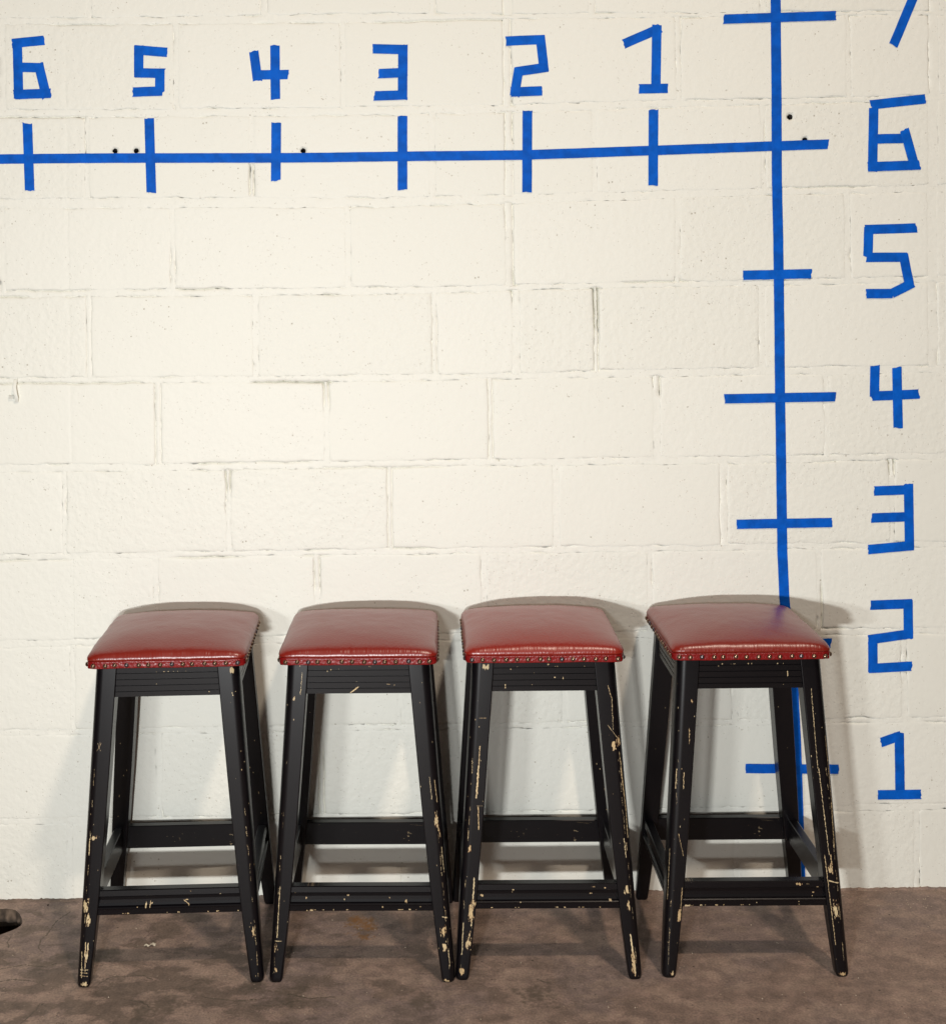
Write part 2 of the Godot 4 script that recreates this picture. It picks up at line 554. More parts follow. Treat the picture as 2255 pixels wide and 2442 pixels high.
func build_block(c: int, xl: float, xr: float, hl: float, hr: float, paint: Material, wall: Node) -> void:
	var s := Shape.new()
	var um := (xl + xr) * 0.5
	var width := xr - xl - hl - hr
	var height := bed(c + 1, um, 0) - bed(c, um, 1)
	var top_u := bed(c, um, 1)
	var hx := []
	var hy := []
	var mine := []
	for h in HOLES:
		if h[0] > xl + 20 and h[0] < xr - 20 and h[1] > top_u and h[1] < top_u + height:
			hx.append([h[0] - xl - hl, h[2] + 3.5])
			hy.append([h[1] - top_u, h[2] + 3.5])
			mine.append(h)
	var seen := xr > -160 and xl < 2420 and c > 0
	var us := spread_lines(width, hx, 20.0 if seen else 60.0)
	var vs := spread_lines(height, hy, 20.0 if seen else 60.0)
	rng.seed = int(c * 1000 + xl + 5000)
	var lift := rng.randf_range(-0.0004, 0.0006)
	var off := Vector2(rng.randf(), rng.randf())
	var soft := []
	for k in 4:
		soft.append(rng.randf_range(3.0, 22.0))
	var seam := 156.0 + (top_u + height * 0.5 - 130.0) * 0.0153 - xl - hl
	if seam > 20.0 and seam < width - 20.0 and c > 1:
		for e in [-2.2, 0.0, 2.2]:
			us.append(seam + e)
		us.sort()
	var grid := []
	for j in vs.size():
		var fv: float = vs[j] / height
		var row := []
		for i in us.size():
			var fu: float = us[i] / width
			var u0 := lerpf(xl + hl, xr - hr, fu)
			var v := lerpf(bed(c, u0, 1), bed(c + 1, u0, 0), fv)
			var u := lerpf(head(c, xl, v, 1, hl), head(c, xr, v, 0, hr), fu)
			var d: float = minf(minf(us[i], width - us[i]), minf(vs[j], height - vs[j]))
			var z := face_z(u, v) + lift
			if d < 9.0:
				var k := 1.0
				if d == us[i]:
					k = side_k(c, xl, 1)
				elif d == width - us[i]:
					k = side_k(c, xr, 0)
				z -= dip(d, groove(u, v, k))
			var dx: float = minf(us[i], width - us[i])
			var dy: float = minf(vs[j], height - vs[j])
			var sr: float = soft[(0 if us[i] < width * 0.5 else 1) + (0 if vs[j] < height * 0.5 else 2)]
			if dx < sr and dy < sr:
				var rd := sr - Vector2(sr - dx, sr - dy).length()
				z -= 0.0013 * (1.0 - smoothstep(-2.5, 2.5, rd))
			if absf(us[i] - seam) < 0.1:
				z -= 0.0007 + 0.0008 * maxf(0.0, n_mid.get_noise_2d(u, v * 3.0))
			var p := on_wall(u, v)
			p.z = z
			row.append(s.point(p, Vector2(p.x, -p.y) / 0.85 + off))
		grid.append(row)
	for j in vs.size() - 1:
		for i in us.size() - 1:
			var cut := false
			for k in mine.size():
				var mu: float = (us[i] + us[i + 1]) * 0.5
				var mv: float = (vs[j] + vs[j + 1]) * 0.5
				if absf(mu - hx[k][0]) < hx[k][1] and absf(mv - hy[k][0]) < hy[k][1]:
					cut = true
			if not cut:
				s.quad(grid[j][i], grid[j][i + 1], grid[j + 1][i + 1], grid[j + 1][i])
	var b := part("block", s.mesh(), paint, wall)
	for k in mine.size():
		var corner := []
		for q in [[-1, -1], [1, -1], [1, 1], [-1, 1]]:
			var ii := us.find(hx[k][0] + q[0] * hx[k][1])
			var jj := vs.find(hy[k][0] + q[1] * hy[k][1])
			corner.append(s.v[grid[jj][ii]])
		part("chipped_rim", hole_mesh(corner, mine[k][2] / 976.0, k, off, 0, 2), paint, b)
		part("drill_hole", hole_mesh(corner, mine[k][2] / 976.0, k, off, 2, 4), shared.shaded_raw, b)

func hole_mesh(corner: Array, r: float, seed_: int, off: Vector2, first: int, last: int) -> ArrayMesh:
	var s := Shape.new()
	var mid: Vector3 = (corner[0] + corner[1] + corner[2] + corner[3]) / 4.0
	var outer := []
	var rings := [[], [], [], []]
	for k in 25:
		var q := (k % 24) / 6.0
		var e := int(q)
		var p: Vector3 = corner[e].lerp(corner[(e + 1) % 4], q - e)
		outer.append(s.point(p, Vector2(p.x, -p.y) / 0.85 + off))
		var dir: Vector3 = (p - mid)
		dir.z = 0
		dir = dir.normalized()
		var ragged := 1.0 + 0.22 * n_fine.get_noise_2d(cos(q * PI / 2) * 40.0 + seed_ * 90.0, sin(q * PI / 2) * 40.0)
		var depth := [0.0008, 0.0045, 0.012, 0.035]
		var size := [1.25 * ragged, 0.90 * ragged, 0.84, 0.80]
		for i in 4:
			rings[i].append(s.point(mid + dir * r * size[i] - Vector3(0, 0, depth[i]), Vector2((mid + dir * r * size[i]).x, -(mid + dir * r * size[i]).y) / 0.85 + off))
	rings.push_front(outer)
	for i in range(first, last):
		for k in 24:
			s.quad(rings[i][k], rings[i][k + 1], rings[i + 1][k + 1], rings[i + 1][k])
	if last == 4:
		var c := s.point(mid - Vector3(0, 0, 0.036))
		for k in 24:
			s.tri(c, rings[4][k], rings[4][k + 1])
	return s.mesh()

func build_wall(paint: Array, mortar_paint: Material) -> void:
	var wall := thing("block_wall", "cream painted concrete block wall with blue tape marks behind the stools", "wall")
	var mortar := Shape.new()
	var lo := -850.0
	var hi := 3080.0
	# bed joints
	for n in range(0, BEDS.size() - 1):
		var prev := []
		var u := lo
		while u <= hi:
			var a := bed(n, u, 0)
			var b := bed(n, u, 1)
			var g0 := groove(u, a)
			var g1 := groove(u, b)
			var w := b - a
			var sink := 0.0004 + 0.0011 * (n_mid.get_noise_2d(u * 0.7, n * 300.0) * 0.5 + 0.5) + 0.0006 * n_fine.get_noise_2d(u * 5.0, n * 70.0)
			var row := []
			for q in [[-0.6, g0 + 0.0004], [2.0, g0 * 0.25 + sink * 0.7], [w * 0.33, sink + 0.0004 * n_fine.get_noise_2d(u * 7.0, a * 7.0)], [w * 0.66, sink + 0.0004 * n_fine.get_noise_2d(u * 7.0, b * 9.0)], [w - 2.0, g1 * 0.25 + sink * 0.7], [w + 0.6, g1 + 0.0004]]:
				var p := on_wall(u, a + q[0])
				p.z = -q[1]
				row.append(mortar.point(p, Vector2(p.x, -p.y) / 0.85))
			if prev.size():
				for k in 5:
					mortar.quad(prev[k], row[k], row[k + 1], prev[k + 1])
			prev = row
			u += 7.0 if u > -60.0 and u < 2320.0 else 40.0
	for c in HEADS.size():
		var xs: Array = HEADS[c].duplicate()
		while xs[0] > lo + 60.0:
			xs.push_front(xs[0] - 404)
		while xs[xs.size() - 1] < hi - 60.0:
			xs.append(xs[xs.size() - 1] + 404)
		xs[0] = lo
		xs[xs.size() - 1] = hi
		var halves := []
		for x in xs:
			rng.seed = int(x * 7 + c * 31 + 90000)
			var h := rng.randf_range(4.5, 7.5)
			if absf(x - 2223.0) < 6.0:
				h = 11.0
			elif absf(x - 1215.0) < 16.0 and c < 6:
				h = 9.0
			elif absf(x - 1566.0) < 2.0 or absf(x - 1725.0) < 2.0:
				h = 8.5
			halves.append(h)
		for j in xs.size() - 1:
			rng.seed = int(c * 57 + j * 13 + 3)
			build_block(c, xs[j], xs[j + 1], halves[j], halves[j + 1], paint[rng.randi() % paint.size()], wall)
			if j == 0:
				continue
			var x: float = xs[j]
			var prev := []
			var v0 := bed(c, x, 1) - 3.0
			var v1 := bed(c + 1, x, 0) + 3.0
			var steps := 30
			for k in steps + 1:
				var v := lerpf(v0, v1, float(k) / steps)
				var a := head(c, x, v, 0, halves[j])
				var b := head(c, x, v, 1, halves[j])
				var w := b - a
				var g0 := groove(a, v, side_k(c, x, 0))
				var g1 := groove(b, v, side_k(c, x, 1))
				var sink := 0.0004 + 0.0012 * (n_mid.get_noise_2d(v * 0.8, x * 3.0) * 0.5 + 0.5) + 0.0005 * n_fine.get_noise_2d(v * 6.0, x)
				var row := []
				for q in [[-0.6, g0 + 0.0004], [2.0, g0 * 0.25 + sink * 0.7], [w * 0.5, sink], [w - 2.0, g1 * 0.25 + sink * 0.7], [w + 0.6, g1 + 0.0004]]:
					var p := on_wall(a + q[0], v)
					p.z = -q[1]
					row.append(mortar.point(p, Vector2(p.x, -p.y) / 0.85))
				if prev.size():
					for i in 4:
						mortar.quad(prev[i], prev[i + 1], row[i + 1], row[i])
				prev = row
	part("mortar", mortar.mesh(), mortar_paint, wall)
	# the wall's own thickness behind the faces
	var back := BoxMesh.new()
	back.size = Vector3(4.0, 2.7, 0.16)
	part("wall_core", back, mortar_paint, wall, Vector3(0.2, 1.32, -0.125))

# ---------------------------------------------------------------- tape
func strip(parent: Node, px: Array, wide: float, layer: int, seed_: int, m: Material) -> void:
	var s := Shape.new()
	rng.seed = seed_
	var curve := []
	for i in px.size() - 1:
		var a := Vector2(px[i][0], px[i][1])
		var b := Vector2(px[i + 1][0], px[i + 1][1])
		var n := int(maxf(1.0, round(a.distance_to(b) / 8.0)))
		for k in n:
			curve.append(a.lerp(b, float(k) / n))
	curve.append(Vector2(px[px.size() - 1][0], px[px.size() - 1][1]))
	var cols := [-1.0, -0.96, -0.6, -0.2, 0.2, 0.6, 0.96, 1.0]
	var torn := []
	for e in 2:
		var t := []
		var slant := rng.randf_range(-2.0, 2.0)
		for k in cols.size():
			t.append(slant * cols[k] + rng.randf_range(-1.3, 1.3))
		t[0] = t[1]
		t[7] = t[6]
		torn.append(t)
	var prev := []
	var last := curve.size() - 1
	for i in curve.size():
		var tan_: Vector2 = (curve[mini(i + 1, last)] - curve[maxi(i - 1, 0)]).normalized()
		var nor := Vector2(-tan_.y, tan_.x)
		var row := []
		var wob := 0.35 * n_fine.get_noise_2d(i * 9.0, seed_ * 17.0)
		for k in cols.size():
			var p: Vector2 = curve[i] + nor * (cols[k] * wide * 0.5 + wob)
			if i == 0:
				p += tan_ * torn[0][k]
			elif i == last:
				p += tan_ * torn[1][k]
			var w := on_wall(p.x, p.y)
			var z := 0.0014 + 0.00022 * layer + face_z(p.x, p.y) * 0.8 + 0.00025 * n_fine.get_noise_2d(p.x * 5.0, p.y * 5.0)
			if k == 0 or k == 7 or i == 0 or i == last:
				z -= 0.0005
			w.z = z
			row.append(s.point(w, Vector2(w.x, w.y) * 4.0))
		if prev.size():
			for k in cols.size() - 1:
				s.quad(prev[k], prev[k + 1], row[k + 1], row[k])
		prev = row
	part("tape_strip", s.mesh(), m, parent)

func tape_thing(called: String, label: String, category: String, strokes: Array, seed_: int, m: Array, group := "", wide := 22.6, base := 0) -> void:
	var t := thing(called, label, category, Vector3.ZERO, 0.0, group)
	for k in strokes.size():
		strip(t, strokes[k], wide, base + k, seed_ * 20 + k, m[(seed_ + k) % m.size()])

# turns strokes read off an enlarged crop into photo pixels
func crop(strokes: Array, ox: float, oy: float, scale: float) -> Array:
	var out := []
	for s in strokes:
		var line := []
		for p in s:
			line.append([ox + p[0] / scale, oy + p[1] / scale])
		out.append(line)
	return out

# ---------------------------------------------------------------- floor
const FX0 := -1.25
const FX1 := 1.65
const FZ1 := 0.91

func floor_texture() -> Array:
	var w := 1856
	var h := 584
	var a := height_noise(21, 0.0035, 1024, 5, 90.0)
	var b := height_noise(22, 0.010, 1024, 5, 45.0)
	var c := height_noise(23, 0.22, 512, 3)
	var e := height_noise(24, 0.035, 1024, 4, 12.0)
	var ed := e.get_data()
	var ad := a.get_data()
	var bd := b.get_data()
	var cd := c.get_data()
	var data := PackedByteArray()
	data.resize(w * h * 3)
	var hdata := PackedByteArray()
	hdata.resize(w * h * 3)
	var warm := Vector3(0.560, 0.470, 0.420)
	var grey := Vector3(0.520, 0.445, 0.410)
	var dark := Vector3(0.330, 0.285, 0.240)
	for y in h:
		for x in w:
			var na := ad[((y + 100) % 1024 * 1024 + x % 1024) * 3] / 255.0
			var nb := bd[((y * 2) % 1024 * 1024 + (x + 300) % 1024) * 3] / 255.0
			var nc := cd[(y % 512 * 512 + x % 512) * 3] / 255.0
			var col := warm.lerp(grey, smoothstep(0.35, 0.65, na))
			# the side away from the vertical tape is more stained
			var side := 1.0 - smoothstep(350.0, 1250.0, float(x) + 300.0 * (na - 0.5))
			var stain := smoothstep(0.51, 0.61, nb * 0.8 + (1.0 - na) * 0.2 + 0.03 * side)
			col = col.lerp(dark, stain * (0.16 + 0.34 * side))
			var pale := smoothstep(0.55, 0.63, 1.0 - nb)
			col = col.lerp(Vector3(0.61, 0.525, 0.46), pale * 0.45)
			# hairline outlines of old patches
			var hairline := maxf(0.0, 1.0 - absf(na - 0.47) / 0.0035) * side
			hairline = maxf(hairline, 0.6 * maxf(0.0, 1.0 - absf(nb - 0.40) / 0.006) * side)
			col = col.lerp(Vector3(0.27, 0.225, 0.19), hairline * 0.7)
			var ne := ed[((y + 400) % 1024 * 1024 + (x + 50) % 1024) * 3] / 255.0
			col *= (0.85 + 0.30 * nc) * (0.86 + 0.28 * ne)
			var i := (y * w + x) * 3
			data[i] = int(clampf(col.x, 0, 1) * 255)
			data[i + 1] = int(clampf(col.y, 0, 1) * 255)
			data[i + 2] = int(clampf(col.z, 0, 1) * 255)
			var hh := int(clampf(0.5 + (nc - 0.5) * 0.35 + (nb - 0.5) * 0.5 + (ne - 0.5) * 0.4 - stain * 0.1 - hairline * 0.3, 0, 1) * 255)
			hdata[i] = hh
			hdata[i + 1] = hh
			hdata[i + 2] = hh
	var img := Image.create_from_data(w, h, false, Image.FORMAT_RGB8, data)
	var hi := Image.create_from_data(w, h, false, Image.FORMAT_RGB8, hdata)
	rng.seed = 4
	# cracks and curved edges of old patches, read off the photograph
	var lines := [
		[[100, 2270], [92, 2255], [98, 2240], [112, 2228], [135, 2195], [170, 2172]], [[0, 2340], [25, 2335], [60, 2335], [90, 2340], [106, 2350]], [[235, 2345], [265, 2328], [300, 2327], [340, 2325], [365, 2335]],
		[[290, 2380], [330, 2385], [360, 2400]], [[600, 2395], [640, 2398], [680, 2393], [700, 2386]], [[50, 2440], [85, 2408], [95, 2390]], [[0, 2310], [60, 2300], [110, 2306], [130, 2298]],
		[[1280, 2335], [1300, 2340], [1310, 2345]], [[20, 2260], [18, 2245], [26, 2232]], [[690, 2370], [740, 2380], [800, 2376]], [[480, 2375], [560, 2385], [640, 2378]],
	]
	for l in lines:
		for k in l.size() - 1:
			var p := on_floor(l[k][0], l[k][1])
			var q := on_floor(l[k + 1][0], l[k + 1][1])
			var pa := Vector2((p.x - FX0) / (FX1 - FX0), p.z / FZ1)
			var qa := Vector2((q.x - FX0) / (FX1 - FX0), q.z / FZ1)
			scratch(img, pa, qa, 1.7, Color(0.36, 0.31, 0.265), 0.30, 4.0)
			scratch(hi, pa, qa, 2.0, Color(0.3, 0.3, 0.3), 0.30, 4.0)
	# dark damp-looking stains, rust mark
	for d in [[330, 2412, 40, 16], [150, 2285, 46, 12], [270, 2270, 34, 12], [700, 2375, 60, 14], [380, 2392, 60, 16], [1000, 2390, 70, 14], [90, 2298, 60, 9], [480, 2345, 40, 10], [1290, 2375, 60, 14], [250, 2360, 26, 14], [600, 2350, 40, 10]]:
		var p := on_floor(d[0], d[1])
		patch_soft(img, (p.x - FX0) / (FX1 - FX0) * w, p.z / FZ1 * h, d[2] * 0.75, d[3] * 2.2, Color(0.30, 0.26, 0.215), 0.55)
	var r := on_floor(862, 2208)
	patch_soft(img, (r.x - FX0) / (FX1 - FX0) * w, r.z / FZ1 * h, 26.0, 42.0, Color(0.50, 0.32, 0.13), 0.75)
	# pale specks of grit and paint
	for k in 1300:
		var x := rng.randf() * w
		var y := rng.randf() * h
		var rad := rng.randf_range(0.7, 1.7)
		blob(img, x, y, rad, rad, Color(0.70, 0.62, 0.54) if rng.randf() < 0.6 else Color(0.24, 0.2, 0.17), rng.randf_range(0.3, 0.9), k)
		if k % 3 == 0:
			blob(hi, x, y, rad * 1.5, rad * 1.5, Color(0.2, 0.2, 0.2), 0.8, k)
	return [tex(img), tex(hi)]

func patch_soft(img: Image, cx: float, cy: float, rx: float, ry: float, c: Color, strength: float) -> void:
	var s := float(rng.randi() % 999)
	for y in range(maxi(0, int(cy - ry)), mini(img.get_height(), int(cy + ry) + 1)):
		for x in range(maxi(0, int(cx - rx)), mini(img.get_width(), int(cx + rx) + 1)):
			var d := Vector2((x - cx) / rx, (y - cy) / ry).length()
			var n := n_mid.get_noise_3d(x * 2.0, y * 2.0, s) + 0.7 * n_fine.get_noise_3d(x * 6.0, y * 6.0, s)
			var k := clampf((0.75 + n - d) * 1.5, 0, 1) * strength
			if k > 0.0:
				img.set_pixel(x, y, img.get_pixel(x, y).lerp(c, k))

func floor_y(x: float, z: float) -> float:
	var still := smoothstep(0.0, 0.05, maxf(maxf(-1.20 - x, x + 0.90), z - 0.21))
	return 0.0009 * n_mid.get_noise_2d(x * 420.0, z * 420.0) * still - 0.0008

func floor_uv(p: Vector3) -> Vector2:
	return Vector2((p.x - FX0) / (FX1 - FX0), p.z / FZ1)

func build_floor(m: Material, dirt: Material) -> void:
	var s := Shape.new()
	var xs := []
	var x := -3.0
	while x < 3.4:
		xs.append(x)
		x += 0.025 if x > -1.3 and x < 1.6 else 0.2
	var zs := []
	var z := 0.0
	while z < 4.4:
		zs.append(z)
		z += 0.02 if z < 0.7 else 0.2
	# rectangle left out for the broken pit by the wall
	var box := [-1.20, -0.90, 0.02, 0.20]
	for b in [box[0], box[1]]:
		for k in range(xs.size() - 1, -1, -1):
			if absf(xs[k] - b) < 0.006:
				xs.remove_at(k)
		xs.append(b)
	xs.sort()
	for b in [box[2], box[3]]:
		for k in range(zs.size() - 1, -1, -1):
			if absf(zs[k] - b) < 0.006:
				zs.remove_at(k)
		zs.append(b)
	zs.sort()
	zs[0] = -0.01
	var grid := []
	for j in zs.size():
		var row := []
		for i in xs.size():
			var p := Vector3(xs[i], floor_y(xs[i], zs[j]), zs[j])
			row.append(s.point(p, floor_uv(p)))
		grid.append(row)
	for j in zs.size() - 1:
		for i in xs.size() - 1:
			if xs[i] > box[0] - 0.001 and xs[i + 1] < box[1] + 0.001 and zs[j] > box[2] - 0.001 and zs[j + 1] < box[3] + 0.001:
				continue
			s.quad(grid[j][i], grid[j][i + 1], grid[j + 1][i + 1], grid[j + 1][i])
	# collar between that rectangle and the pit's ragged rim
	var rim := []
	for q in [[0, 2167], [20, 2166], [37, 2169], [47, 2178], [53, 2190], [54.5, 2198], [51, 2206], [37, 2215], [18, 2222], [0, 2229]]:
		rim.append(on_floor(q[0], q[1]))
	for q in [[-1.03, 0.172], [-1.08, 0.165], [-1.12, 0.13], [-1.125, 0.09], [-1.09, 0.05], [-1.05, 0.038]]:
		rim.append(Vector3(q[0], 0, q[1]))
	var mid := Vector3(-1.02, 0, 0.10)
	var outer := []
	var inner := []
	for k in 73:
		var ang := TAU * (k % 72) / 72.0
		var dir := Vector3(cos(ang), 0, sin(ang))
		var reach := 1e9
		if absf(dir.x) > 1e-6:
			reach = minf(reach, ((box[1] if dir.x > 0 else box[0]) - mid.x) / dir.x)
		if absf(dir.z) > 1e-6:
			reach = minf(reach, ((box[3] if dir.z > 0 else box[2]) - mid.z) / dir.z)
		var o := mid + dir * reach
		o.y = floor_y(o.x, o.z) + 0.0002
		outer.append(o)
		var hit := 0.05
		for i in rim.size():
			var a: Vector3 = rim[i]
			var b: Vector3 = rim[(i + 1) % rim.size()]
			var got = Geometry2D.segment_intersects_segment(Vector2(mid.x, mid.z), Vector2(mid.x, mid.z) + Vector2(dir.x, dir.z) * 0.5, Vector2(a.x, a.z), Vector2(b.x, b.z))
			if got != null:
				hit = Vector2(mid.x, mid.z).distance_to(got)
		inner.append(mid + dir * hit)
	for k in 72:
		var v := []
		for p in [outer[k], outer[k + 1], inner[k + 1], inner[k]]:
			v.append(s.point(p - Vector3(0, 0.0008, 0) if p.y == 0.0 else p, floor_uv(p)))
		s.quad(v[3], v[2], v[1], v[0])
	# corners of the rectangle that the fan leaves open
	var f := MeshInstance3D.new()
	f.name = "floor"
	f.mesh = s.mesh()
	f.material_override = m
	f.set_meta("kind", "structure")
	add_child(f)
	var pit := Shape.new()
	var levels := [[0.0, 1.0], [0.010, 1.02], [0.022, 1.0], [0.034, 1.04], [0.040, 1.45], [0.10, 1.75], [0.17, 1.75]]
	var rings := []
	for l in levels:
		var ring := []
		for k in 73:
			var p: Vector3 = mid + (inner[k] - mid) * (l[1] + (0.12 * n_fine.get_noise_3d(k % 72 * 14.0, l[0] * 900.0, 3.0) if l[0] > 0.001 else 0.0))
			p.y = -l[0] - 0.0008
			ring.append(pit.point(p, Vector2(k * 0.03, l[0] * 3.0)))
		rings.append(ring)
	for i in rings.size() - 1:
		for k in 72:
			pit.quad(rings[i][k], rings[i + 1][k], rings[i + 1][k + 1], rings[i][k + 1])
	var c := pit.point(mid - Vector3(0, 0.165, 0))
	for k in 72:
		pit.tri(c, rings[6][k], rings[6][k + 1])
	part("pit", pit.mesh(), dirt, f)
	# crumbling cement edge along the wall's foot
	var edge := Shape.new()
	var prev := []
	var ex := -2.4
	while ex < 2.8:
		var up := 0.0020 + 0.005 * maxf(0.0, n_mid.get_noise_2d(ex * 1500.0, 7.0) + 0.25) + 0.004 * maxf(0.0, n_fine.get_noise_2d(ex * 6000.0, 40.0))
		var out := 0.004 + 0.010 * maxf(0.0, n_mid.get_noise_2d(ex * 1300.0, 90.0) + 0.3) + 0.004 * n_fine.get_noise_2d(ex * 5000.0, 70.0)
		var row := []
		for q in [[up, -0.004], [up, 0.0022], [up * 0.55, 0.0022 + out * 0.35], [up * 0.2, 0.0022 + out * 0.7], [-0.003, 0.003 + out]]:
			var p := Vector3(ex, q[0], q[1])
			row.append(edge.point(p, Vector2((ex - FX0) / (FX1 - FX0), 0.5 + q[0] - q[1])))
		if prev.size():
			for k in 4:
				edge.quad(prev[k], row[k], row[k + 1], prev[k + 1])
		prev = row
		ex += 0.005
	part("cement_edge", edge.mesh(), m, f)

# ---------------------------------------------------------------- the scene
func _ready() -> void:
	var cam := Camera3D.new()
	cam.name = "camera"
	cam.projection = Camera3D.PROJECTION_FRUSTUM
	cam.near = 0.05
	cam.far = 40.0
	cam.size = cam.near * 2442.0 / CAM_F
	cam.frustum_offset = Vector2((1127.5 - CAM_CX) / CAM_F, -(1221.0 - CAM_CY) / CAM_F) * cam.near
	cam.transform = Transform3D(Basis(Vector3.RIGHT, -CAM_PITCH) * Basis(Vector3(0, 0, 1), -CAM_ROLL), Vector3(0, CAM_H, CAM_D))
	add_child(cam)
	cam.current = true

	var env := Environment.new()
	env.background_mode = Environment.BG_COLOR
	env.background_color = Color(0.09, 0.078, 0.07)
	env.tonemap_mode = Environment.TONE_MAPPER_LINEAR
	env.tonemap_exposure = 0.965
	env.sdfgi_enabled = true
	env.ssao_enabled = true
	env.ssil_enabled = true
	var we := WorldEnvironment.new()
	we.name = "environment"
	we.environment = env
	add_child(we)

	# lamps of the room: a low pair beside the camera, one farther back, one high overhead
	lamp("low_lamp", Vector3(-0.48, 0.91, 3.3), Vector3(0.2, 1.0, 0.0), Vector2(0.14, 0.05), 6.1, Color(0.99, 1.0, 1.0))
	lamp("low_lamp_001", Vector3(-0.92, 0.91, 3.3), Vector3(0.2, 1.0, 0.0), Vector2(0.20, 0.05), 2.3, Color(0.99, 1.0, 1.0))
	lamp("back_lamp", Vector3(-0.62, 1.78, 5.0), Vector3(0.2, 1.0, 0.0), Vector2(0.34, 0.08), 3.4, Color(0.99, 1.0, 1.0))
	lamp("ceiling_lamp", Vector3(1.9, 7.0, 4.4), Vector3(0.2, 0.4, 0.2), Vector2(0.5, 0.14), 24.0, Color(1.0, 0.92, 0.84))

	n_fine.seed = 11
	n_fine.noise_type = FastNoiseLite.TYPE_SIMPLEX_SMOOTH
	n_fine.frequency = 0.02
	n_mid.seed = 12
	n_mid.noise_type = FastNoiseLite.TYPE_SIMPLEX_SMOOTH
	n_mid.frequency = 0.01
	n_mid.fractal_octaves = 3
	n_big.seed = 13
	n_big.frequency = 0.002

	# wall
	var wt := wall_textures()
	var paints := []
	for c in [Color(0.910, 0.904, 0.864), Color(0.914, 0.908, 0.869), Color(0.907, 0.901, 0.861)]:
		var m := plain(c, 0.58)
		m.albedo_texture = wt[0]
		m.heightmap_enabled = true
		m.heightmap_texture = wt[1]
		m.heightmap_scale = [0.05, 0.08, 0.12][paints.size()]
		paints.append(m)
	shared.shaded_raw = plain(Color(0.20, 0.17, 0.15), 0.95)  # bare concrete of the drill holes, coloured dark to deepen the shade inside
	build_wall(paints, paints[1])

	# floor
	var ft := floor_texture()
	var fm := plain(Color(1, 1, 1), 0.72)
	fm.albedo_texture = ft[0]
	fm.heightmap_enabled = true
	fm.heightmap_texture = ft[1]
	fm.heightmap_scale = 0.12
	var dirt := plain(Color(0.80, 0.68, 0.58), 0.95)
	var dn := height_noise(41, 0.03, 256, 4)
	dn.adjust_bcs(0.9, 0.45, 1.0)
	dirt.albedo_texture = tex(dn)
	build_floor(fm, dirt)

	build_stools()
	build_tape()
	build_small_things(paints[1])

func lamp(called: String, at: Vector3, target: Vector3, size: Vector2, energy: float, c: Color) -> void:
	var l := AreaLight3D.new()
	l.name = called
	l.area_size = size
	l.light_energy = energy
	l.light_color = c
	l.area_range = 14.0
	l.area_attenuation = 2.0
	l.shadow_enabled = true
	add_child(l)
	l.look_at_from_position(at, target)

